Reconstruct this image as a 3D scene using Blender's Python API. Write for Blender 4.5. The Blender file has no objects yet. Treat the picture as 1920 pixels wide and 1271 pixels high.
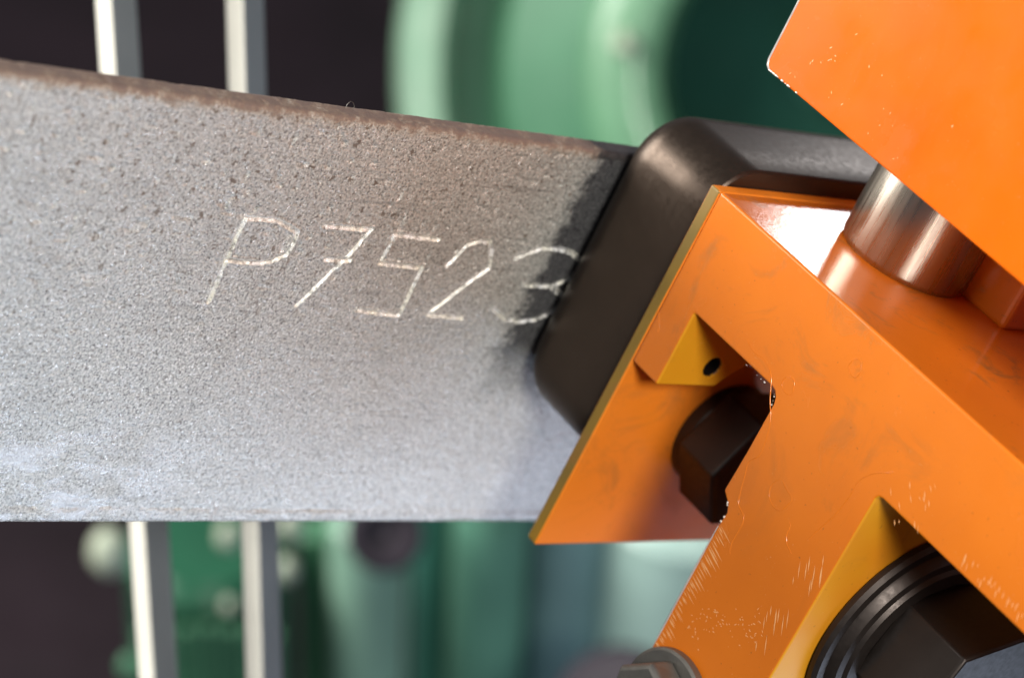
import bpy, bmesh, math, random
import numpy as np
from mathutils import Matrix, Vector

random.seed(4)
RNG = np.random.default_rng(11)
SC = bpy.context.scene
COL = SC.collection

# ---------------------------------------------------------------- frames
# fixture frame (millimetres): X along the steel bar, -Y out of its marked face, Z up across it.
# world frame (metres): Z is plumb, the floor is z = 0.
F_PX, CX, CY, MM = 5069.3, 960.0, 635.5, 0.001
E1 = np.array([-0.41367514, -0.82021619, -0.39511806])
E2 = np.array([0.54905957, -0.57094788, 0.61037047])
E3 = np.array([0.72622756, -0.03555174, -0.68653449])
B = np.array([E3, -E2, -E1])                       # lens axes -> fixture axes
FOCUS = 506.93
ORI = np.array([(550 - CX) / F_PX, -(480 - CY) / F_PX, -1.0]) * FOCUS
up = np.array([331.0, 6390.0, 5069.0]); up /= np.linalg.norm(up)
rt = np.cross(np.array([0, 0, -1.0]), up); rt /= np.linalg.norm(rt)
fw = np.cross(up, rt)
RW = np.array([rt, fw, up])                        # lens axes -> world axes
HEIGHT = 1.40                                      # marked bar above the floor
M_FIX = RW @ B.T                                   # fixture axes -> world axes
MAT_FIX = Matrix([[*M_FIX[i], (0, 0, HEIGHT)[i]] for i in range(3)] + [[0, 0, 0, 1]])
CAM_POS = RW @ (-ORI * MM) + np.array([0, 0, HEIGHT])

def W(q):
    return Vector(M_FIX @ (np.array(q, float) * MM) + np.array([0, 0, HEIGHT]))
def ray(px, py):
    return np.array([(px - CX) / F_PX, -(py - CY) / F_PX, -1.0])
def meas(px, py, ax, val):
    """photo measurement -> point on a fixture plane (mm)"""
    a = B @ ray(px, py); b = -B @ ORI
    return b + a * (val - b[ax]) / a[ax]
def at(px, py, d):
    return Vector(RW @ (ray(px, py) * d) + CAM_POS)

# ---------------------------------------------------------------- camera
cd = bpy.data.cameras.new('camera'); cam = bpy.data.objects.new('camera', cd); COL.objects.link(cam)
cd.sensor_width = 36.0; cd.lens = F_PX / 1920 * 36.0
cd.clip_start = 0.02; cd.clip_end = 60
cam.matrix_world = Matrix([[*RW[i], CAM_POS[i]] for i in range(3)] + [[0, 0, 0, 1]])
cd.dof.use_dof = True; cd.dof.focus_distance = 0.503; cd.dof.aperture_fstop = 12.0
cd.dof.aperture_blades = 0
SC.camera = cam

# ---------------------------------------------------------------- light
wd = bpy.data.worlds.new('World'); SC.world = wd; wd.use_nodes = True
bg = wd.node_tree.nodes['Background']
bg.inputs[0].default_value = (0.80, 0.88, 1.0, 1); bg.inputs[1].default_value = 0.15
def lamp(name, pos, target, sx, sy, watts, col):
    l = bpy.data.lights.new(name, 'AREA'); l.shape = 'RECTANGLE'; l.size = sx; l.size_y = sy
    l.energy = watts; l.color = col
    o = bpy.data.objects.new(name, l); COL.objects.link(o)
    o.location = pos; o.rotation_euler = (Vector(target) - Vector(pos)).to_track_quat('-Z', 'Y').to_euler()
    return o
def off(dx, dy, dz):                               # metres right / back / up of the bar in the workshop
    return Vector((dx, dy, HEIGHT + dz))
TGT = W((60, -40, 0))
lamp('work_light', off(0.38, -0.83, 0.70), TGT, 0.26, 0.24, 15.0, (1.0, 0.955, 0.88))
lamp('high_fill', off(-1.15, -0.55, 1.35), off(0.1, 0.4, -0.2), 0.9, 0.7, 4.5, (1.0, 0.97, 0.92))  # added fill lamp to brighten the posts, not an actual window
lamp('side_window', off(-1.12, 0.58, 0.42), off(0.1, 0.6, -0.3), 0.9, 0.9, 44.0, (1.0, 0.97, 0.90))
lamp('low_sheen_fill', off(0.54, -0.27, -0.80), TGT, 0.62, 0.36, 4.8, (0.64, 0.78, 1.0))  # added cool lamp below the bar for its bluish sheen, not a window
# bench lamp behind the clamp: its image stands in the glossy top of the bracket
c0 = -B @ ORI
def bounce(x, y, t):
    q = np.array([x, y, 39.2]); r = q - c0; r /= np.linalg.norm(r); r[2] *= -1
    return q + r * t
la, lb = bounce(58, -45, 1000), bounce(103, -72, 1000)
lamp('bench_lamp', W((la + lb) / 2), W((80, -53, 39.2)), 0.10, 0.062, 0.42, (1.0, 0.98, 0.97))

vs = SC.view_settings
vs.view_transform = 'Standard'; vs.look = 'None'; vs.exposure = 0.0; vs.gamma = 1.0; vs.use_curve_mapping = False
SC.cycles.use_denoising = True
SC.cycles.max_bounces = 8

# ---------------------------------------------------------------- materials
class NT:
    def __init__(s, name):
        s.m = bpy.data.materials.new(name); s.m.use_nodes = True
        s.t = s.m.node_tree; s.p = s.t.nodes['Principled BSDF']
        s.co = s.n('ShaderNodeTexCoord').outputs['Object']
    def n(s, kind, **kw):
        x = s.t.nodes.new(kind)
        for k, v in kw.items(): setattr(x, k, v)
        return x
    def put(s, sock, v):
        if hasattr(v, 'is_output') or isinstance(v, bpy.types.NodeSocket): s.t.links.new(v, sock)
        else: sock.default_value = v
    def noise(s, scale, detail=4, rough=.55, vec=None, dist=0.0):
        x = s.n('ShaderNodeTexNoise'); x.inputs['Scale'].default_value = scale
        x.inputs['Detail'].default_value = detail; x.inputs['Roughness'].default_value = rough
        x.inputs['Distortion'].default_value = dist
        s.t.links.new(vec or s.co, x.inputs['Vector']); return x.outputs['Fac']
    def vor(s, scale, out='Distance', vec=None):
        x = s.n('ShaderNodeTexVoronoi'); x.inputs['Scale'].default_value = scale
        s.t.links.new(vec or s.co, x.inputs['Vector']); return x.outputs[out]
    def mapr(s, v, a, b, c=0.0, d=1.0):
        x = s.n('ShaderNodeMapRange'); s.put(x.inputs[0], v)
        for i, q in enumerate((a, b, c, d)): s.put(x.inputs[i + 1], q)
        return x.outputs[0]
    def math(s, op, a, b=0.0):
        x = s.n('ShaderNodeMath', operation=op); s.put(x.inputs[0], a); s.put(x.inputs[1], b); return x.outputs[0]
    def mix(s, f, a, b):
        x = s.n('ShaderNodeMix', data_type='RGBA'); s.put(x.inputs['Factor'], f)
        s.put(x.inputs[6], a if not isinstance(a, tuple) else (*a, 1)); s.put(x.inputs[7], b if not isinstance(b, tuple) else (*b, 1))
        return x.outputs[2]
    def bump(s, hgt, strength, dist=0.0002, prev=None):
        x = s.n('ShaderNodeBump'); x.inputs['Strength'].default_value = strength; x.inputs['Distance'].default_value = dist
        s.t.links.new(hgt, x.inputs['Height'])
        if prev is not None: s.t.links.new(prev, x.inputs['Normal'])
        return x.outputs[0]
    def scaled(s, sx, sy, sz):
        x = s.n('ShaderNodeMapping'); x.inputs['Scale'].default_value = (sx, sy, sz)
        s.t.links.new(s.co, x.inputs[0]); return x.outputs[0]
    def sep(s):
        x = s.n('ShaderNodeSeparateXYZ'); s.t.links.new(s.co, x.inputs[0]); return x.outputs
    def set(s, **kw):
        for k, v in kw.items():
            k = {'col': 'Base Color', 'met': 'Metallic', 'rough': 'Roughness', 'nrm': 'Normal', 'coat': 'Coat Weight',
                 'coatr': 'Coat Roughness', 'spec': 'Specular IOR Level', 'aniso': 'Anisotropic'}[k]
            if isinstance(v, tuple): v = (*v, 1)
            s.put(s.p.inputs[k], v)
        return s.m

def paint(name, base, worn, rough=.22, coat=.15, dirt=.25, spec=.5, wave=.25, peels=.10):
    k = NT(name)
    big = k.noise(28, 3); fine = k.noise(520, 4); peel = k.noise(1700, 2); speck = k.noise(900, 2)
    c = k.mix(k.mapr(big, .35, .7), base, worn)
    smudge = k.math('MULTIPLY', k.mapr(k.noise(55, 6, .68, None, 1.2), .54, .72), k.mapr(k.noise(14, 2), .42, .62))
    c = k.mix(k.math('MULTIPLY', smudge, dirt * 1.5), c, (.30, .12, .03))
    dust = k.mapr(k.noise(2600, 2), .72, .78)
    c = k.mix(k.math('MULTIPLY', dust, .25), c, (.9, .62, .40))
    c = k.mix(k.math('MULTIPLY', k.mapr(speck, .70, .76), dirt), c, (.12, .05, .02))
    b = k.bump(big, wave, .0006); b = k.bump(fine, .16, .0001, b); b = k.bump(peel, peels, .00004, b)
    r = k.math('ADD', k.mapr(k.noise(60, 4), .3, .75, rough - .06, rough + .10), k.math('MULTIPLY', smudge, .15))
    return k.set(col=c, rough=r, coat=coat, coatr=.08, nrm=b, spec=spec)
M_ORANGE = paint('orange_paint', (.73, .185, .011), (.64, .155, .009), dirt=.45)
M_BLOCK = paint('orange_block_paint', (.72, .135, .003), (.64, .112, .003), coat=.0, dirt=.15, spec=.12)
M_FLANGE = paint('satin_orange_paint', (.80, .225, .016), (.74, .20, .013), rough=.55, coat=.0, dirt=.3, spec=.3)
M_TOP = paint('glossy_orange_top', (.70, .17, .012), (.62, .145, .012), rough=.12, coat=.0, dirt=.6, wave=.04, peels=.35)
M_RIDGE = paint('orange_paint_bead', (.78, .205, .014), (.74, .18, .012), rough=.14)
M_OCHRE = paint('ochre_wall', (.66, .32, .012), (.62, .22, .010), rough=.5, coat=.0, spec=.25)  # yellower tone for the pocket walls
M_OLIVE = paint('shaded_ochre_edge', (.30, .17, .018), (.16, .105, .02), rough=.5, coat=.0, dirt=.6)  # olive of the flange's front edge stands in for its shading

def metal(name, col, rough, bumps=.15, scale=700, met=1.0, vary=.5):
    k = NT(name)
    n1 = k.noise(scale, 5, .65); n2 = k.noise(70, 4)
    dark = tuple(x * (1 - vary) for x in col)
    return k.set(col=k.mix(k.mapr(n2, .3, .7), dark, col), met=met, rough=k.mapr(n1, .3, .7, rough * .8, rough * 1.25),
                 nrm=k.bump(n1, bumps, .0001))
M_JAW = metal('blackened_steel', (.072, .052, .040), .36, .03, 900, .8, .2)
M_BLACK = metal('black_oxide_steel', (.045, .036, .032), .42, .05, 700, .7, .3)
M_ZINC = metal('dull_zinc_steel', (.26, .25, .23), .5, .6, 700, .85, .5)
M_BARE = metal('bare_scuffed_metal', (.85, .82, .78), .35, .2, 800, .6, .1)
k = NT('brushed_pin_steel')
st = k.noise(120, 4, .6, k.scaled(1, 1, .02)); st2 = k.noise(900, 3, .6, k.scaled(1, 1, .03))
M_PIN = k.set(col=k.mix(k.mapr(st, .3, .7), (.34, .30, .25), (.52, .47, .41)), met=1.0, rough=k.mapr(st2, .3, .7, .22, .36),
              nrm=k.bump(st2, .06, .0001))

# hot rolled steel bar: blasted grey face, brown pits, rusty top edge, bright fresh cut marking
k = NT('blasted_steel')
X, Y, Z = k.sep()
g1 = k.noise(3000, 3, .7); g2 = k.noise(1750, 4, .7); g3 = k.noise(140, 4, .6); g4 = k.noise(26, 3)
base = k.mix(k.mapr(g2, .38, .61), (.33, .33, .305), (.84, .835, .78))
base = k.mix(k.mapr(g1, .60, .70), base, (.80, .79, .75))
blot = k.noise(45, 5, .65, None, .6)
base = k.mix(k.math('MULTIPLY', k.mapr(blot, .50, .68), .14), base, (.20, .19, .17))
grind = k.noise(300, 3, .6, k.scaled(.10, 1, 2.2))
base = k.mix(k.math('MULTIPLY', k.mapr(grind, .58, .70), .35), base, (.22, .215, .205))
bloom = k.math('MULTIPLY', k.mapr(k.noise(75, 6, .7), .60, .70), k.mapr(k.noise(900, 3), .45, .6))
base = k.mix(k.math('MULTIPLY', bloom, .55), base, (.24, .13, .07))
pit = k.math('MULTIPLY', k.mapr(k.noise(500, 3, .6), .595, .65), k.mapr(Z, -.025, .012, .25, 1.0))
base = k.mix(k.math('MULTIPLY', pit, .85), base, (.085, .047, .026))
pit2 = k.math('MULTIPLY', k.mapr(k.noise(1100, 2, .5, k.scaled(1.0, 1, 1.3)), .68, .72), .8)
base = k.mix(pit2, base, (.035, .032, .034))
flk = k.n('ShaderNodeTexVoronoi'); flk.inputs['Scale'].default_value = 3000; k.t.links.new(k.co, flk.inputs['Vector'])
flr = k.n('ShaderNodeSeparateColor'); k.t.links.new(flk.outputs['Color'], flr.inputs[0])
glint_fleck = k.mapr(flr.outputs[0], .94, .955)
base = k.mix(k.math('MULTIPLY', glint_fleck, .9), base, (.97, .96, .92))  # sparkle glints painted in as near-white spots
dfl = k.mapr(flr.outputs[1], .93, .95)
base = k.mix(k.math('MULTIPLY', dfl, .6), base, (.09, .085, .08))
edge = k.math('ADD', Z, k.math('MULTIPLY', k.math('SUBTRACT', k.noise(260, 5, .7), .5), .006))
edge = k.math('ADD', edge, k.math('MULTIPLY', X, .0115))
rustf = k.mapr(edge, .0278, .0298)
rcol = k.mix(k.mapr(g2, .35, .65), (.22, .15, .115), (.46, .34, .23))
rcol = k.mix(k.mapr(edge, .0285, .0305), rcol, (.19, .135, .115))
base = k.mix(rustf, base, rcol)
att = k.n('ShaderNodeAttribute', attribute_name='cut').outputs['Fac']
cutm = k.math('MULTIPLY', k.mapr(att, .25, .75), k.mapr(k.noise(850, 3), .42, .52, .10, 1.0))
jaw_dark_x = k.math('ADD', X, k.math('MULTIPLY', k.math('SUBTRACT', k.noise(170, 6, .75), .5), .020))
jaw_dark = k.math('MULTIPLY', k.mapr(jaw_dark_x, .0612, .0652), k.mapr(k.math('ADD', Z, k.math('MULTIPLY', g3, .006)), -.030, -.014))  # bar goes near-black and smoother beside the jaw, fading out downwards
base = k.mix(k.math('MULTIPLY', jaw_dark, .9), base, (.014, .014, .020))
cutcol = k.mix(k.mapr(k.noise(260, 2), .4, .6), (.97, .97, .97), (.97, .95, .84))
base = k.mix(k.math('MULTIPLY', cutm, k.math('SUBTRACT', 1.0, k.math('MULTIPLY', jaw_dark, .1))), base, cutcol)
ro = k.mapr(k.math('ADD', k.math('MULTIPLY', g2, .5), k.math('MULTIPLY', g4, .5)), .38, .62, .26, .46)
ro = k.math('ADD', ro, k.math('MULTIPLY', rustf, .25))
smear = k.math('MULTIPLY', k.mapr(k.noise(70, 5, .6, k.scaled(1, 1, 2.6)), .45, .56), k.mapr(Z, -.036, -.050))
smear = k.math('MULTIPLY', smear, k.mapr(X, .005, -.03))
ro = k.math('SUBTRACT', ro, k.math('MULTIPLY', smear, .26))
base = k.mix(k.math('MULTIPLY', smear, .6), base, (.80, .81, .82))
ro = k.math('SUBTRACT', ro, k.math('MULTIPLY', glint_fleck, .12))
ro = k.math('SUBTRACT', ro, k.math('MULTIPLY', jaw_dark, .17))
ro = k.math('SUBTRACT', ro, k.math('MULTIPLY', cutm, .08))
met = k.math('SUBTRACT', .54, k.math('MULTIPLY', k.math('MAXIMUM', k.math('MAXIMUM', rustf, pit), k.math('MAXIMUM', jaw_dark, k.math('MULTIPLY', cutm, .3))), .5))
b = k.bump(g2, .75, .0002); b = k.bump(g1, 1.0, .00014, b); b = k.bump(g3, .2, .0006, b)
M_STEEL = k.set(col=base, met=met, rough=ro, nrm=b)

def simple(name, col, rough, met=0.0, coat=0.0, scale=14, var=.25):
    k = NT(name)
    n = k.noise(scale, 4)
    return k.set(col=k.mix(k.mapr(n, .3, .7), tuple(x * (1 - var) for x in col), col), rough=k.mapr(k.noise(scale * 3, 3), .3, .7, rough * .8, min(1, rough * 1.2)), met=met, coat=coat)
M_GREEN = simple('green_enamel', (.022, .12, .065), .30, 0, .4)
M_GREEN2 = simple('lit_rim_green', (.30, .52, .36), .35, 0, .3)  # rim painted paler to show it catching the light
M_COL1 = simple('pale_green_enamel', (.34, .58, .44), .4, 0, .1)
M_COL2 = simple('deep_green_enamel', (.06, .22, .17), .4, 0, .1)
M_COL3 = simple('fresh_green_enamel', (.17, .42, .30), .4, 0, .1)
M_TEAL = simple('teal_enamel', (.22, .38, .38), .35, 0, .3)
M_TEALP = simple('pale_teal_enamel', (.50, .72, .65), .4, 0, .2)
M_DARKTEAL = simple('recess_shade_teal', (.018, .075, .056), .9)  # hub recess coloured dark for the shade inside it
M_DARKTEAL.node_tree.nodes['Principled BSDF'].inputs['Specular IOR Level'].default_value = .1
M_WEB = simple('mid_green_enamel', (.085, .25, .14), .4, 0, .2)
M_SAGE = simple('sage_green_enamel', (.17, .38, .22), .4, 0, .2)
M_POST = simple('lit_post_cream', (.95, .93, .84), .35)  # lit face of the posts, its brightness put into the colour
M_POSTG = simple('shaded_post_grey', (.17, .19, .21), .45, .1)  # same posts' shaded side, painted as a darker grey
M_FLOOR = simple('dark_floor_coating', (.036, .020, .029), .95, 0, 0, 5, .5)
M_PURPLE = simple('dark_violet_rubber', (.045, .035, .05), .5)
M_KNOB = simple('lit_spot_pale', (.55, .62, .48), .3)  # pale tone paints bright highlights onto the knobs and bolt heads

# ---------------------------------------------------------------- mesh helpers
def link(name, bm, mats, parent=None, smooth=35, scale=MM):
    if scale != 1: bmesh.ops.scale(bm, vec=(scale,) * 3, verts=bm.verts)
    bmesh.ops.recalc_face_normals(bm, faces=bm.faces)
    if smooth:
        lim = math.radians(smooth)
        for f in bm.faces: f.smooth = True
        for e in bm.edges:
            if len(e.link_faces) == 2 and e.calc_face_angle(0) > lim: e.smooth = False
    me = bpy.data.meshes.new(name); bm.to_mesh(me); bm.free()
    for m in (mats if isinstance(mats, (list, tuple)) else [mats]): me.materials.append(m)
    o = bpy.data.objects.new(name, me); COL.objects.link(o)
    if parent: o.parent = parent
    return o
def empty(name, label, cat, mat, group=None):
    o = bpy.data.objects.new(name, None); o.empty_display_size = .02; COL.objects.link(o)
    o.matrix_world = mat; o['label'] = label; o['category'] = cat
    if group: o['group'] = group
    return o
def tag(o, label, cat, group=None):
    o['label'] = label; o['category'] = cat
    if group: o['group'] = group
    return o
def bevel(o, w, seg=2, ang=40, mat=-1):
    m = o.modifiers.new('edge_rounding', 'BEVEL'); m.width = w; m.segments = seg; m.limit_method = 'ANGLE'
    m.angle_limit = math.radians(ang); m.material = mat; m.harden_normals = False
def prism(poly, a0, a1, axis, bm=None):
    """extrude a closed outline along axis; outline is in the two remaining axes in order"""
    bm = bm or bmesh.new()
    def pt(p, a):
        return {'x': (a, p[0], p[1]), 'y': (p[0], a, p[1]), 'z': (p[0], p[1], a)}[axis]
    lo = [bm.verts.new(pt(p, a0)) for p in poly]; hi = [bm.verts.new(pt(p, a1)) for p in poly]
    n = len(poly)
    bm.faces.new(lo); bm.faces.new(hi)
    for i in range(n): bm.faces.new((lo[i], lo[(i + 1) % n], hi[(i + 1) % n], hi[i]))
    return bm
def lathe(prof, axis='z', c=(0, 0, 0), seg=64, bm=None, cap=True):
    """prof: (radius, along) list"""
    bm = bm or bmesh.new(); rings = []
    for r, a in prof:
        ring = []
        for i in range(seg):
            t = 2 * math.pi * i / seg; u, v = r * math.cos(t), r * math.sin(t)
            p = {'z': (u, v, a), 'y': (u, a, v), 'x': (a, u, v)}[axis]
            ring.append(bm.verts.new((p[0] + c[0], p[1] + c[1], p[2] + c[2])))
        rings.append(ring)
    for A, Bq in zip(rings, rings[1:]):
        for i in range(seg): bm.faces.new((A[i], A[(i + 1) % seg], Bq[(i + 1) % seg], Bq[i]))
    if cap: bm.faces.new(rings[0]); bm.faces.new(rings[-1])
    return bm
def hexprof(R, rot=0):
    return [(R * math.cos(rot + i * math.pi / 3), R * math.sin(rot + i * math.pi / 3)) for i in range(6)]
def tube(pts, r, bm=None, seg=6):
    bm = bm or bmesh.new(); pts = [Vector(p) for p in pts]; rings = []
    for i, p in enumerate(pts):
        d = (pts[min(i + 1, len(pts) - 1)] - pts[max(i - 1, 0)]).normalized()
        a = d.orthogonal().normalized(); b2 = d.cross(a)
        rr = r * (.35 if i in (0, len(pts) - 1) else 1)
        rings.append([bm.verts.new(p + (a * math.cos(t) + b2 * math.sin(t)) * rr) for t in (2 * math.pi * j / seg for j in range(seg))])
    for A, Bq in zip(rings, rings[1:]):
        # keep rings aligned
        best = min(range(seg), key=lambda s: sum((A[j].co - Bq[(j + s) % seg].co).length for j in range(seg)))
        Bq[:] = Bq[best:] + Bq[:best]
        for i in range(seg): bm.faces.new((A[i], A[(i + 1) % seg], Bq[(i + 1) % seg], Bq[i]))
    bm.faces.new(rings[0]); bm.faces.new(rings[-1])
    return bm
def boolean(o, cutters):
    """cut at build time; the cutters are deleted again"""
    for c in cutters:
        m = o.modifiers.new('cut', 'BOOLEAN'); m.operation = 'DIFFERENCE'; m.object = c; m.solver = 'EXACT'
    bpy.context.view_layer.update()
    dg = bpy.context.evaluated_depsgraph_get()
    me = bpy.data.meshes.new_from_object(o.evaluated_get(dg))
    old = o.data; o.modifiers.clear(); o.data = me; me.name = old.name; bpy.data.meshes.remove(old)
    for c in cutters: bpy.data.objects.remove(c)

# ---------------------------------------------------------------- the floor
bm = bmesh.new()
bmesh.ops.create_grid(bm, x_segments=1, y_segments=1, size=9)
fl = link('floor', bm, M_FLOOR, scale=1, smooth=0); fl['kind'] = 'structure'

# ---------------------------------------------------------------- marked steel bar
def vnoise(x, z, cell):
    gx, gz = x / cell, z / cell
    ix, iz = np.floor(gx).astype(int), np.floor(gz).astype(int)
    fx, fz = gx - ix, gz - iz; fx = fx * fx * (3 - 2 * fx); fz = fz * fz * (3 - 2 * fz)
    tab = RNG.random((257, 257)); f = lambda a, b: tab[a % 257, b % 257]
    return (f(ix, iz) * (1 - fx) + f(ix + 1, iz) * fx) * (1 - fz) + (f(ix, iz + 1) * (1 - fx) + f(ix + 1, iz + 1) * fx) * fz - .5
ZOOM1 = lambda p: (370 + p[0] / 5.333, 390 + p[1] / 5.333)
ZOOM2 = lambda p: (650 + p[0] / 4.174, 390 + p[1] / 4.172)
MARKS = [[ZOOM1(p) for p in s] for s in (
    [(475, 105), (290, 510), (110, 935)],
    [(475, 100), (640, 108), (810, 125), (1000, 240), (960, 350), (885, 470), (760, 525), (640, 550), (460, 540), (280, 515)],
    [(1270, 178), (1740, 215), (1500, 480), (1240, 730), (990, 975)], [(1280, 515), (1520, 523)])]
MARKS += [[ZOOM2(p) for p in s] for s in (
    [(715, 245), (370, 207), (258, 432), (585, 468), (405, 838), (85, 800)],
    [(785, 448), (950, 285), (1050, 256), (1120, 262), (1132, 340), (1110, 470), (930, 600), (630, 832), (760, 845), (905, 862)],
    [(1318, 395), (1420, 352), (1530, 315), (1655, 318), (1760, 348), (1830, 410), (1815, 480), (1720, 560), (1600, 610), (1490, 607), (1385, 603)],
    [(1600, 612), (1690, 690), (1670, 750), (1590, 820), (1480, 872), (1350, 886), (1230, 862), (1145, 785)])]
SEGS = []
for s in MARKS:
    q = [meas(*p, 1, 0.0)[[0, 2]] for p in s]
    SEGS += list(zip(q, q[1:]))
TH, ZT, ZB, RC = 4.8, 30.3, -63.2, 1.1
tilt = -0.0115
# outline of the section, from the back over the top edge, down the marked face, under to the back
prof = [(TH, ZT - .8), (TH - .3, ZT - .2), (TH - .9, ZT)] + [(y, ZT + .05 * math.sin(y * 2.1)) for y in np.arange(TH - 1.6, RC + .1, -.35)]
prof += [(RC - RC * math.sin(t), ZT - RC + RC * math.cos(t)) for t in np.linspace(0, math.pi / 2, 6)]
prof += [(0.0, z) for z in np.arange(ZT - RC - .21, ZB + RC, -.21)]
prof += [(RC - RC * math.cos(t), ZB + RC - RC * math.sin(t)) for t in np.linspace(0, math.pi / 2, 6)]
prof += [(TH - .8, ZB), (TH, ZB + .8)]
prof = np.array(prof)
xs = np.concatenate([[-130, -118, -106], np.arange(-98, 82, .21), np.arange(83, 215, 6)])
nx, npf = len(xs), len(prof)
d = np.gradient(prof, axis=0); nrm = np.stack([d[:, 1], -d[:, 0]], 1); nrm /= np.linalg.norm(nrm, axis=1)[:, None]
PX, PZ = np.meshgrid(xs, prof[:, 1], indexing='ij'); PY = np.broadcast_to(prof[:, 0], PX.shape)
arc = np.broadcast_to(np.cumsum(np.r_[0, np.linalg.norm(np.diff(prof, axis=0), axis=1)]), PX.shape)
hgt = .06 * vnoise(PX, arc, 6) + .05 * vnoise(PX, arc, 2.3) + .08 * vnoise(PX, arc, .95) + .06 * vnoise(PX, arc, .5)
pits = np.clip(vnoise(PX, arc, 1.7) - .27, 0, 1) * np.clip((PZ + 40) / 50, .15, 1)
hgt -= 1.2 * pits
# rolled lip and shallow groove near the lower edge
low = PZ - ZB
hgt += -.26 * np.clip(.35 + 1.6 * vnoise(PX, arc * .4, 5) + 1.0 * vnoise(PX, arc, 1.6), 0, 1) * np.exp(-((low - 4.0 - 1.2 * vnoise(PX, PX * 0, 14)) / .6) ** 2) + .08 * np.exp(-((low - 2.2) / 1.0) ** 2)
zz = PZ + tilt * PX
dist = np.full(PX.shape, 9.0)
for (p, q) in SEGS:
    v = q - p; L2 = v @ v
    m = (PX > min(p[0], q[0]) - 2) & (PX < max(p[0], q[0]) + 2) & (zz > min(p[1], q[1]) - 2) & (zz < max(p[1], q[1]) + 2)
    t = np.clip(((PX[m] - p[0]) * v[0] + (zz[m] - p[1]) * v[1]) / L2, 0, 1)
    dist[m] = np.minimum(dist[m], np.hypot(PX[m] - p[0] - t * v[0], zz[m] - p[1] - t * v[1]))
wob = dist + .10 * vnoise(PX, arc, .7)
face = (PY < .02)
cut = np.clip(1 - np.abs(wob - .34) / .48, 0, 1) * face
hgt = np.where(face, hgt * (1 - .6 * cut) - .48 * np.clip(1 - wob / .50, 0, 1) + .20 * (.6 + 1.2 * vnoise(PX, arc, 1.1)) * np.exp(-((wob - .68) / .17) ** 2), hgt)
ny = PY + nrm[:, 0] * hgt; nz = PZ + nrm[:, 1] * hgt + tilt * PX
co = np.stack([PX, ny, nz], -1).reshape(-1, 3) * MM
idx = np.arange(nx * npf).reshape(nx, npf)
quads = np.stack([idx[:-1, :-1], idx[:-1, 1:], idx[1:, 1:], idx[1:, :-1]], -1).reshape(-1, 4)
back = np.stack([idx[:-1, -1], idx[:-1, 0], idx[1:, 0], idx[1:, -1]], -1)
faces = [*quads.tolist(), *back.tolist(), idx[0][::-1].tolist(), idx[-1].tolist()]
me = bpy.data.meshes.new('steel_bar'); me.from_pydata(co.tolist(), [], faces); me.update()
at_ = me.attributes.new('cut', 'FLOAT', 'POINT'); at_.data.foreach_set('value', cut.reshape(-1).astype(np.float32))
me.polygons.foreach_set('use_smooth', np.ones(len(faces), bool)); me.materials.append(M_STEEL)
bar = bpy.data.objects.new('steel_bar', me); COL.objects.link(bar); bar.matrix_world = MAT_FIX
tag(bar, 'grey blasted flat steel bar with rusty top edge and P7523 engraved in its face', 'steel bar')

# ---------------------------------------------------------------- clamp bracket
clamp = empty('clamp_bracket', 'scuffed orange clamp bracket pressing a black rounded jaw on the steel bar', 'clamp', MAT_FIX)
X0, X1, ZTOP = 66.7, 150.0, 39.2
outline = [(-30.0, ZTOP), (-30.0, -.4), (-38.2, -.4), (-38.2, 16.2), (-38.5, 16.6), (-62.6, 16.7), (-63.7, 16.4), (-64.5, 15.5), (-64.9, 14.2),
           (-64.9, 3.3), (-64.6, -6.2), (-65.4, -6.7), (-66.9, -7.7), (-67.7, -9.2), (-67.4, -12.6), (-67.7, -31), (-67.9, -95),
           (-94.6, -95), (-95.0, 14.8), (-95.4, 15.5), (-96.2, 15.8), (-190, 15.8), (-190, ZTOP)]
body = link('body', prism(outline, X0, X1, 'x'), [M_ORANGE, M_OCHRE, M_BLACK, M_TOP], clamp)
cut1 = link('cutter', lathe([(25.5, -31), (25.5, -60)], 'y', (102.5, 0, -17.5), 72), M_ORANGE)
cut2 = link('cutter', lathe([(2.1, -33.5), (2.1, -40)], 'y', (80.0, 0, 4.2), 32), M_OCHRE)
clamp_inv = body.parent; body.parent = None
boolean(body, [cut1, cut2]); body.parent = clamp
for p in body.data.polygons:
    c = p.center / MM
    if p.normal.y < -.6 and (abs(c.y + 38.2) < .5 or abs(c.y + 94.8) < .6) and c.z < 17: p.material_index = 1
    if math.hypot(c.x - 80.0, c.z - 4.2) < 2.3 and -37.9 < c.y < -33: p.material_index = 2  # inside of the small hole coloured black as its shade
    if p.normal.z > .9 and c.z > 38: p.material_index = 3
    p.use_smooth = False
bevel(body, .5 * MM, 3)
boss = link('boss', prism([(-74, 39.0), (-74, 61.5), (-47, 61.5), (-47, 39.0)], 108, 149, 'x'), M_ORANGE, clamp, smooth=0); bevel(boss, 1.2 * MM, 3)

fl_bm = prism([(66.7, -27.0), (66.7, -29.9), (152, -29.9), (152, -27.0)], -46.6, 39.15, 'z')
flange = link('flange_plate', fl_bm, [M_FLANGE, M_OLIVE], clamp, smooth=0)
for p in flange.data.polygons:
    if p.normal.x < -.8: p.material_index = 1
bevel(flange, .5 * MM, 3)
flange['label'] = 'thin orange flange plate with front edge toned ochre as shade'

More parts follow.
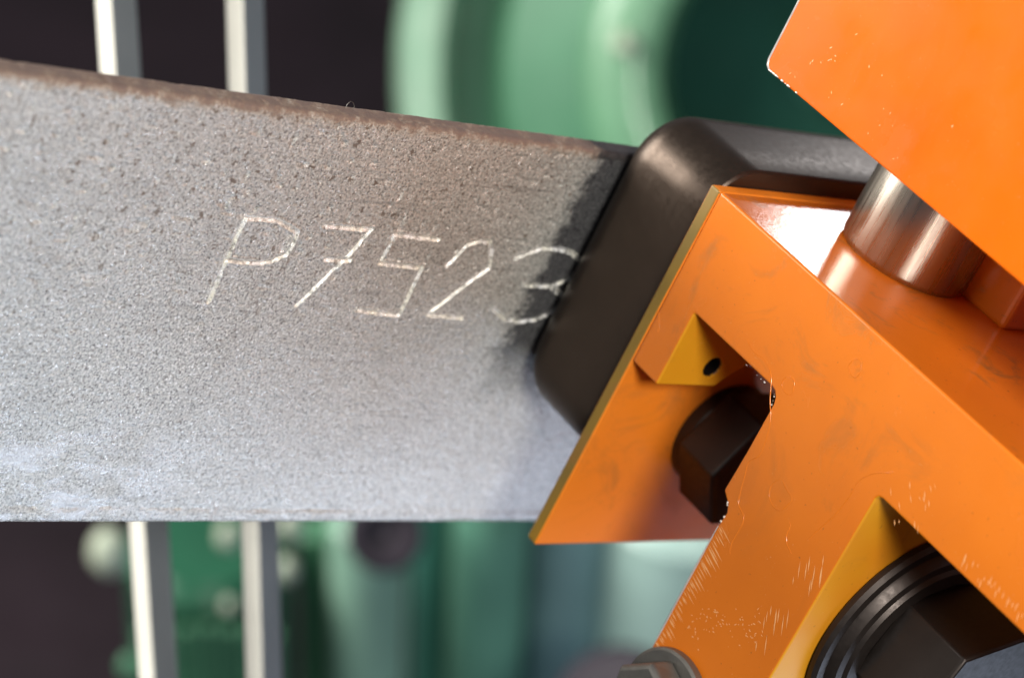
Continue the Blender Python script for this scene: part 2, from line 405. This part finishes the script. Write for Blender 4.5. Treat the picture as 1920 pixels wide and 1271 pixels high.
# jaw: rounded slab with a big fillet towards the bar
def rrect(x0, x1, z0, z1, r, n=14):
    out = []
    for cx, cz, a in ((x1 - r, z1 - r, 0), (x0 + r, z1 - r, 90), (x0 + r, z0 + r, 180), (x1 - r, z0 + r, 270)):
        for i in range(n + 1):
            t = math.radians(a + 90 * i / n); out.append((cx + r * math.cos(t), cz + r * math.sin(t)))
    return out
bm = bmesh.new(); rings = []
RF = 8.8
lay = [(-26.9, .5), (-26.5, .12), (-26.2, 0), (-18, 0)] + [(-RF * (1 - math.sin(t)) - .02, RF * (1 - math.cos(t))) for t in np.linspace(0, math.pi / 2, 12)]
for y, ins in lay:
    rings.append([bm.verts.new((x, y, z)) for x, z in rrect(68.0 + ins, 150 - ins, -26.5 + ins, 43 - ins, max(11.0 - ins * .45, .5))])
for A, Bq in zip(rings, rings[1:]):
    for i in range(len(A)): bm.faces.new((A[i], A[(i + 1) % len(A)], Bq[(i + 1) % len(A)], Bq[i]))
bm.faces.new(rings[0]); bm.faces.new(rings[-1])
jaw = link('jaw', bm, M_JAW, clamp, smooth=40); jaw['label'] = 'black rounded steel jaw pad'

def bolt(c, y0, parts, label, mat):
    """head bolted against a wall that faces -Y; parts: list of (name, kind, data)"""
    first = None
    for name, kind, data in parts:
        if kind == 'ring': bm = lathe([(r, y0 - a) for r, a in data], 'y', (c[0], 0, c[1]), 72)
        else:
            R, rot, a0, a1, ch = data
            bm = bmesh.new()
            P = [(c[0] + x, c[1] + z) for x, z in hexprof(R, rot)]; Q = [(c[0] + x, c[1] + z) for x, z in hexprof(R - ch, rot)]
            A = [bm.verts.new((x, y0 - a0, z)) for x, z in P]; Bv = [bm.verts.new((x, y0 - a1 + ch * .6, z)) for x, z in P]; Cv = [bm.verts.new((x, y0 - a1, z)) for x, z in Q]
            bm.faces.new(A); bm.faces.new(Cv)
            for u, v in ((A, Bv), (Bv, Cv)):
                for i in range(6): bm.faces.new((u[i], u[(i + 1) % 6], v[(i + 1) % 6], v[i]))
        o = link(name, bm, mat, first or clamp, smooth=30)
        if kind == 'hex': bevel(o, .5 * MM, 3)
        if first is None: first = o; o['label'] = label
    return first
bolt((103.0, -17.3), -29.9, [('hex_bolt', 'hex', (14.6, math.radians(182), 3.6, 15.5, 1.0)),
                           ('washer', 'ring', [(12.0, 0.0), (12.2, .4), (12.2, 3.0), (11.6, 3.7)])], 'black hex bolt head on the flange plate', M_BLACK)
bolt((98.5, -17.5), -95.0, [('flange_bolt', 'hex', (17.0, math.radians(196), 5.0, 22.0, .8)),
                          ('flange', 'ring', [(23.6, 0), (24.2, .5), (24.2, 1.6), (23.4, 2.4), (21.9, 2.6), (21.6, 3.2), (20.6, 4.4), (19.4, 4.8), (18.8, 5.6), (16.5, 6.0), (15.5, 5.2)])],
     'large black flanged bolt head in the lower pocket', M_BLACK)
# grey bolt standing out of the front face
c3 = meas(1254, 1312, 0, X0)
wz = link('washer', lathe([(10.0, X0 - .02), (10.4, X0 - .5), (10.4, X0 - 2.2), (9.8, X0 - 2.6), (5, X0 - 2.6)], 'x', (0, c3[1], c3[2]), 64), M_ZINC, clamp, smooth=30)
bm = bmesh.new()
P = [(c3[1] + y, c3[2] + z) for y, z in hexprof(8.6, .30)]; Q = [(c3[1] + y, c3[2] + z) for y, z in hexprof(7.7, .30)]
A = [bm.verts.new((X0 - 2.7, y, z)) for y, z in P]; Bv = [bm.verts.new((X0 - 8.0, y, z)) for y, z in P]; Cv = [bm.verts.new((X0 - 8.9, y, z)) for y, z in Q]
bm.faces.new(A); bm.faces.new(Cv)
for u, v in ((A, Bv), (Bv, Cv)):
    for i in range(6): bm.faces.new((u[i], u[(i + 1) % 6], v[(i + 1) % 6], v[i]))
hz = link('nut', bm, M_ZINC, clamp, smooth=30); bevel(hz, .4 * MM, 2); hz['label'] = 'dull grey hex nut on a washer'
stud = link('stud', lathe([(4.6, X0 - 5), (4.6, X0 - 10.0), (4.0, X0 - 10.8)], 'x', (0, c3[1], c3[2]), 40), M_ZINC, hz, smooth=30)

# paint beads and scuffs on the front face, all real relief a few hundredths of a millimetre proud
def onface(p, lift=0.0):
    q = meas(p[0], p[1], 0, X0); q[0] -= lift; return q
Z2 = lambda p: (1200 + p[0] / 2.648, 560 + p[1] / 2.648)
runs = [[(530, 200), (560, 260), (620, 310), (650, 380), (645, 500), (648, 600), (625, 700), (590, 780), (540, 808), (520, 880), (498, 960), (490, 1020), (515, 1090), (490, 1150), (455, 1210), (445, 1271)],
        [(90, 60), (95, 130), (85, 170)],
        [(1270, 860), (1150, 870), (1080, 910), (1040, 980), (960, 1080), (880, 1150), (830, 1200)],
        [(700, 895), (650, 930), (645, 1000), (690, 1050), (745, 1010), (752, 985), (725, 945), (700, 895)],
        [(740, 1105), (745, 1130), (728, 1170), (730, 1220), (755, 1268)],
        [(740, 385), (765, 410), (760, 460), (735, 478), (705, 440), (712, 400), (740, 385)],
        [(1060, 300), (1095, 310), (1092, 370), (1060, 390), (1035, 345), (1060, 300)]]
bm = bmesh.new()
for r in runs:
    ctl = [r[-2] if r[0] == r[-1] else r[0]] + r + [r[1] if r[0] == r[-1] else r[-1]]; pts = []
    for p0, p1, p2, p3 in zip(ctl, ctl[1:], ctl[2:], ctl[3:]):
        for t in (0, .2, .4, .6, .8):
            pts.append(tuple(.5 * (2 * p1[i] + (p2[i] - p0[i]) * t + (2 * p0[i] - 5 * p1[i] + 4 * p2[i] - p3[i]) * t * t + (3 * p1[i] - p0[i] - 3 * p2[i] + p3[i]) * t ** 3) + random.uniform(-1, 1) for i in (0, 1)))
    pts.append(r[-1])
    tube([onface(Z2(p), -.04) for p in pts], .10, bm)
beads = link('paint_beads', bm, M_RIDGE, clamp, smooth=60); beads['kind'] = 'stuff'
bm = bmesh.new()
def stroke(p, dx, dy, w):
    """thin proud sliver on the front face, photo pixels"""
    n = math.hypot(dx, dy); ox, oy = -dy / n * w / 2, dx / n * w / 2
    A = [onface((p[0] + ox * .3, p[1] + oy * .3), .012), onface((p[0] + dx * .5 + ox, p[1] + dy * .5 + oy), .03), onface((p[0] + dx, p[1] + dy), .012), onface((p[0] + dx * .5 - ox, p[1] + dy * .5 - oy), .03)]
    bm.faces.new([bm.verts.new(a) for a in A])
for i in range(80):
    a = random.choice((-1.1, -.3, .5, 1.0)) + random.gauss(0, .22); q = (1362 + 52 * a + random.gauss(0, 5), 1168 + 10 * math.sin(3 * a) + random.gauss(0, 15))
    if q[0] < 1285: continue
    L = random.uniform(2, 7); th = random.gauss(1.2, .7); stroke(q, L * math.cos(th), L * math.sin(th), random.uniform(1, 2.6))
ea, eb = (1349, 978), (1216, 1222)
for i in range(46):
    t = (i + random.random()) / 46
    q = (ea[0] + (eb[0] - ea[0]) * t + random.uniform(1, 6), ea[1] + (eb[1] - ea[1]) * t)
    L = random.uniform(16, 52) * (1 - .4 * t)
    stroke(q, L * .46, L * .88, random.uniform(1.2, 2.6))
for i in range(22):
    t = random.random(); q = (1545 - 110 * t + random.uniform(-28, 10), 1040 + 150 * t + random.uniform(-20, 20)); L = random.uniform(14, 46)
    stroke(q, -L * .14, L, random.uniform(1.2, 2.4))
for i in range(16):
    stroke((random.uniform(1655, 1760), random.uniform(895, 985)), random.uniform(-2, 3), random.uniform(8, 22), random.uniform(1, 2))
for i in range(26):
    t = random.random(); L = random.uniform(8, 26); stroke((1790 + 130 * t + random.uniform(-6, 10), 1045 + 118 * t + random.uniform(-30, -8)), -L * .3, L, random.uniform(1, 2))
scuffs = link('paint_scuffs', bm, NT('pale_scuffed_paint').set(col=(.85, .43, .17), rough=.4), clamp, smooth=0); scuffs['kind'] = 'stuff'
# chipped bare edges of the notch and the arm
bm = bmesh.new()
def chips(pts, r, n, lift=.0):
    for i in range(n):
        t = random.random() * (len(pts) - 1); j = int(t); t -= j
        p = Vector(onface(pts[j])) .lerp(Vector(onface(pts[j + 1])), t)
        s = random.uniform(.4, 1.2) * r
        mt = Matrix.Translation(p + Vector((0.05, 0, 0))) @ Matrix.Diagonal((s, s * random.uniform(.7, 1.6), s * random.uniform(.7, 1.6), 1))
        bmesh.ops.create_icosphere(bm, subdivisions=1, radius=1, matrix=mt)
chips([(1395, 680), (1445, 728), (1452, 740), (1445, 765)], .15, 11)
chips([(1364, 940), (1362, 962), (1346, 984)], .2, 9)
tube([onface(p, -.12) for p in ((1346, 985), (1306, 1058), (1267, 1130), (1240, 1181), (1216, 1225))], .24, bm)
edge = link('chipped_edge', bm, M_BARE, clamp, smooth=60); edge['kind'] = 'stuff'

# ---------------------------------------------------------------- upper block and its guide pin
blk = empty('clamp_block', 'bright orange painted block with chipped corner, sitting above the steel guide pin', 'block', MAT_FIX)
yb, zb = -25.0, 64.0
o = link('block', prism([(-200, zb), (yb - 1.6, zb + .1), (yb - .5, zb + .7), (yb, zb + 1.9), (yb + .3, 120), (-200, 120)], X0, 140, 'x'), M_BLOCK, blk, smooth=0)
bevel(o, .4 * MM, 2)
bm = tube([(X0 + .16, yb - 2.4, zb + .35), (X0 + .12, yb - 1.5, zb + .35), (X0 + .1, yb - .55, zb + .95), (X0 + .1, yb - .2, zb + 2.0), (X0 + .14, yb - .12, zb + 9), (X0 + .16, yb, zb + 20), (X0 + .16, yb + .1, zb + 40)], .27)
for i in range(16):
    s = random.uniform(.12, .3)
    bmesh.ops.create_icosphere(bm, subdivisions=1, radius=1, matrix=Matrix.Translation((X0 + .05, yb - 1.5 - abs(random.gauss(0, 4)), zb + .35)) @ Matrix.Diagonal((s, s * 1.6, s, 1)))
o = link('worn_edge', bm, M_BARE, blk, smooth=60); o['kind'] = 'stuff'
bm = bmesh.new()
def stroke_b(y, z, dy, dz, w):
    n = math.hypot(dy, dz); oy, oz = -dz / n * w / 2, dy / n * w / 2
    bm.faces.new([bm.verts.new(v) for v in ((X0 - .012, y, z), (X0 - .03, y + dy / 2 + oy, z + dz / 2 + oz), (X0 - .012, y + dy, z + dz), (X0 - .03, y + dy / 2 - oy, z + dz / 2 - oz))])
for i in range(26):
    stroke_b(-30 - abs(random.gauss(0, 16)), 66 + abs(random.gauss(0, 9)), random.uniform(-.5, .5), random.uniform(-.8, .8), random.uniform(.12, .3))
o = link('paint_scuffs', bm, bpy.data.materials['pale_scuffed_paint'], blk, smooth=0); o['kind'] = 'stuff'
pin = link('guide_pin', lathe([(12.9, ZTOP + .05), (13.3, ZTOP + .5), (13.5, ZTOP + 1.4), (13.5, zb + 3)], 'z', (101.5, -50.5, 0), 96), M_PIN, blk, smooth=30)
pin['label'] = 'brushed steel guide pin'

# ---------------------------------------------------------------- upright posts behind the bar
def post(top, bot, w1, w2, label):
    """square section post, cream face to the left and grey side to the right"""
    a, b2 = at(*top), at(*bot)
    ax = (a - b2).normalized(); p0 = b2 - ax * .08; L = (a - b2).length + .16
    r = Vector(RW @ np.array([1.0, 0, 0])); r = (r - ax * r.dot(ax)).normalized(); f = ax.cross(r)
    if f.dot(Vector(RW @ np.array([0, 0, -1.0]))) < 0: f = -f
    bm = bmesh.new()
    v = lambda x, y, z: bm.verts.new(p0 + r * x + f * y + ax * z)
    sec = [(0, .006), (w1, 0), (w1 + w2 * .75, .013), (w1 * .6 + w2 * .62, .016), (.0010, .014)]
    lo = [v(x, y, 0) for x, y in sec]; hi = [v(x, y, L) for x, y in sec]
    bm.faces.new(lo); bm.faces.new(hi)
    for i in range(5):
        fc = bm.faces.new((lo[i], lo[(i + 1) % 5], hi[(i + 1) % 5], hi[i]))
        fc.material_index = 1 if i in (1, 2) else 0
    o = link('upright_post', bm, [M_POST, M_POSTG], scale=1, smooth=0); bevel(o, .0006, 2)
    return tag(o, label, 'post')
post((171, 0, .635), (253, 1271, .66), 37 * .635 / F_PX, 45 * .635 / F_PX, 'cream upright post behind the bar, beyond it the dark floor on both sides')
post((418, 0, .635), (456, 1271, .66), 38 * .635 / F_PX, 40 * .635 / F_PX, 'cream upright post behind the bar, the one next to the green wheel')

# ---------------------------------------------------------------- green machinery, out of focus
d = 1.7
s = d / F_PX
cen = at(1540, 140, d); axis = (Vector(CAM_POS) - cen).normalized()
wm = Matrix.Translation(cen) @ axis.to_track_quat('Z', 'Y').to_matrix().to_4x4()
wheel = empty('green_pulley', 'large blurred green wheel with stepped rings behind the clamp', 'pulley', wm)
R = lambda px: px * s
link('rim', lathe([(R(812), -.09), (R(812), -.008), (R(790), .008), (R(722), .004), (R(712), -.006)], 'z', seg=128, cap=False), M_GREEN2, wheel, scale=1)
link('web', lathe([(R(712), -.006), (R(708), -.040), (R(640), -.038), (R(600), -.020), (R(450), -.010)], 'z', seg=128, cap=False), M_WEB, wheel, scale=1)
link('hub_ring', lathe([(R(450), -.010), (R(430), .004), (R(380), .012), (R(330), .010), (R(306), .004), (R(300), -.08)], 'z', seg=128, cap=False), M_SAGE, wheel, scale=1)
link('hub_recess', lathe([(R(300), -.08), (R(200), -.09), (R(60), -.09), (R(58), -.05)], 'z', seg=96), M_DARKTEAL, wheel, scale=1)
for i in range(8):
    a = math.radians(178 + 45 * i)
    link('bolt_head', lathe([(R(22), .008), (R(22), .020), (R(12), .025)], 'z', (R(372) * math.cos(a), R(372) * math.sin(a), 0), 24), M_KNOB, wheel, scale=1)

def vcyl(name, px, w, y0, d, mat, parent, inv, seg=48):
    """round column of w photo pixels at distance d, standing on the floor"""
    a = at(px, y0, d); L = a.z; r = w / 2 * d / F_PX
    bm = lathe([(r * .92, 0), (r, r * .12), (r, L - r * .2), (r * .8, L)], 'z', (0, 0, 0), seg)
    bmesh.ops.translate(bm, verts=bm.verts, vec=Vector((a.x, a.y, 0)) - inv)
    return link(name, bm, mat, parent, scale=1)
def disc(name, px, py, d, prof, mat, parent, inv):
    q = at(px, py, d); f = (Vector(CAM_POS) - q).normalized()
    bm = lathe([(r * d / F_PX, a) for r, a in prof], 'z', seg=48)
    bmesh.ops.transform(bm, matrix=Matrix.Translation(q - inv) @ f.to_track_quat('Z', 'Y').to_matrix().to_4x4(), verts=bm.verts)
    return link(name, bm, mat, parent, scale=1)
mo = at(950, 1271, 1.55); mo = Vector((mo.x, mo.y, 0))
mach = empty('milling_machine', 'blurred green machine of round columns below the bar', 'machine', Matrix.Translation(mo))
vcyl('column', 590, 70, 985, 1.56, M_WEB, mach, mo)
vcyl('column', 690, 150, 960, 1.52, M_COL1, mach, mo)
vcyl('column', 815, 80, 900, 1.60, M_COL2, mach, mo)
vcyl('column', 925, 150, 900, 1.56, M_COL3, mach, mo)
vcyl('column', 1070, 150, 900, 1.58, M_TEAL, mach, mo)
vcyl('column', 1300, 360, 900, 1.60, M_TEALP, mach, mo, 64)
disc('cap', 722, 1000, 1.44, [(70, 0), (74, .008), (62, .013), (48, .013), (40, .006)], M_PURPLE, mach, mo)
disc('cap', 1165, 1335, 1.44, [(122, 0), (126, .008), (110, .014), (70, .014)], M_PURPLE, mach, mo)

mo2 = at(370, 1400, 1.5); mo2 = Vector((mo2.x, mo2.y, 0))
motor = empty('electric_motor', 'blurred green electric motor with upright cooling fins behind the posts', 'motor', Matrix.Translation(mo2))
vcyl('housing', 390, 310, 1010, 1.53, M_GREEN, motor, mo2, 64)
for i in range(7):
    vcyl('cooling_fin', 268 + 41 * i, 28, 1170 + 5 * abs(i - 3), 1.475 + .003 * abs(i - 3), M_WEB, motor, mo2, 20)
for px, py, r, m in ((205, 1035, 44, M_KNOB), (428, 1005, 26, M_KNOB), (545, 985, 28, M_KNOB), (538, 1068, 24, M_KNOB), (245, 1250, 26, M_WEB), (430, 1135, 15, M_KNOB)):
    bm = bmesh.new(); q = at(px, py, 1.43)
    bmesh.ops.create_uvsphere(bm, u_segments=24, v_segments=14, radius=r * 1.43 / F_PX, matrix=Matrix.Translation(q - mo2) @ Matrix.Diagonal((.85, .85, 1.2, 1)))
    link('knob', bm, m, motor, scale=1)

# ---------------------------------------------------------------- swarf curls on the bar
def curl(px, py, pts, label):
    base = meas(px, py, 1, 3.0)
    bm = tube([(base[0] + a, 3.0 + b2, base[2] + c) for a, b2, c in pts], .06)
    o = link('swarf_curl', bm, M_ZINC, smooth=60); o.matrix_world = MAT_FIX
    tag(o, label, 'swarf')
curl(660, 207, [(0, 0, -.3), (.2, 0, .8), (-.2, .3, 1.4), (-.8, .5, 1.5), (-1.4, .3, .9), (-1.6, 0, .1)], 'tiny bright swarf curl on the rusty top edge of the bar')
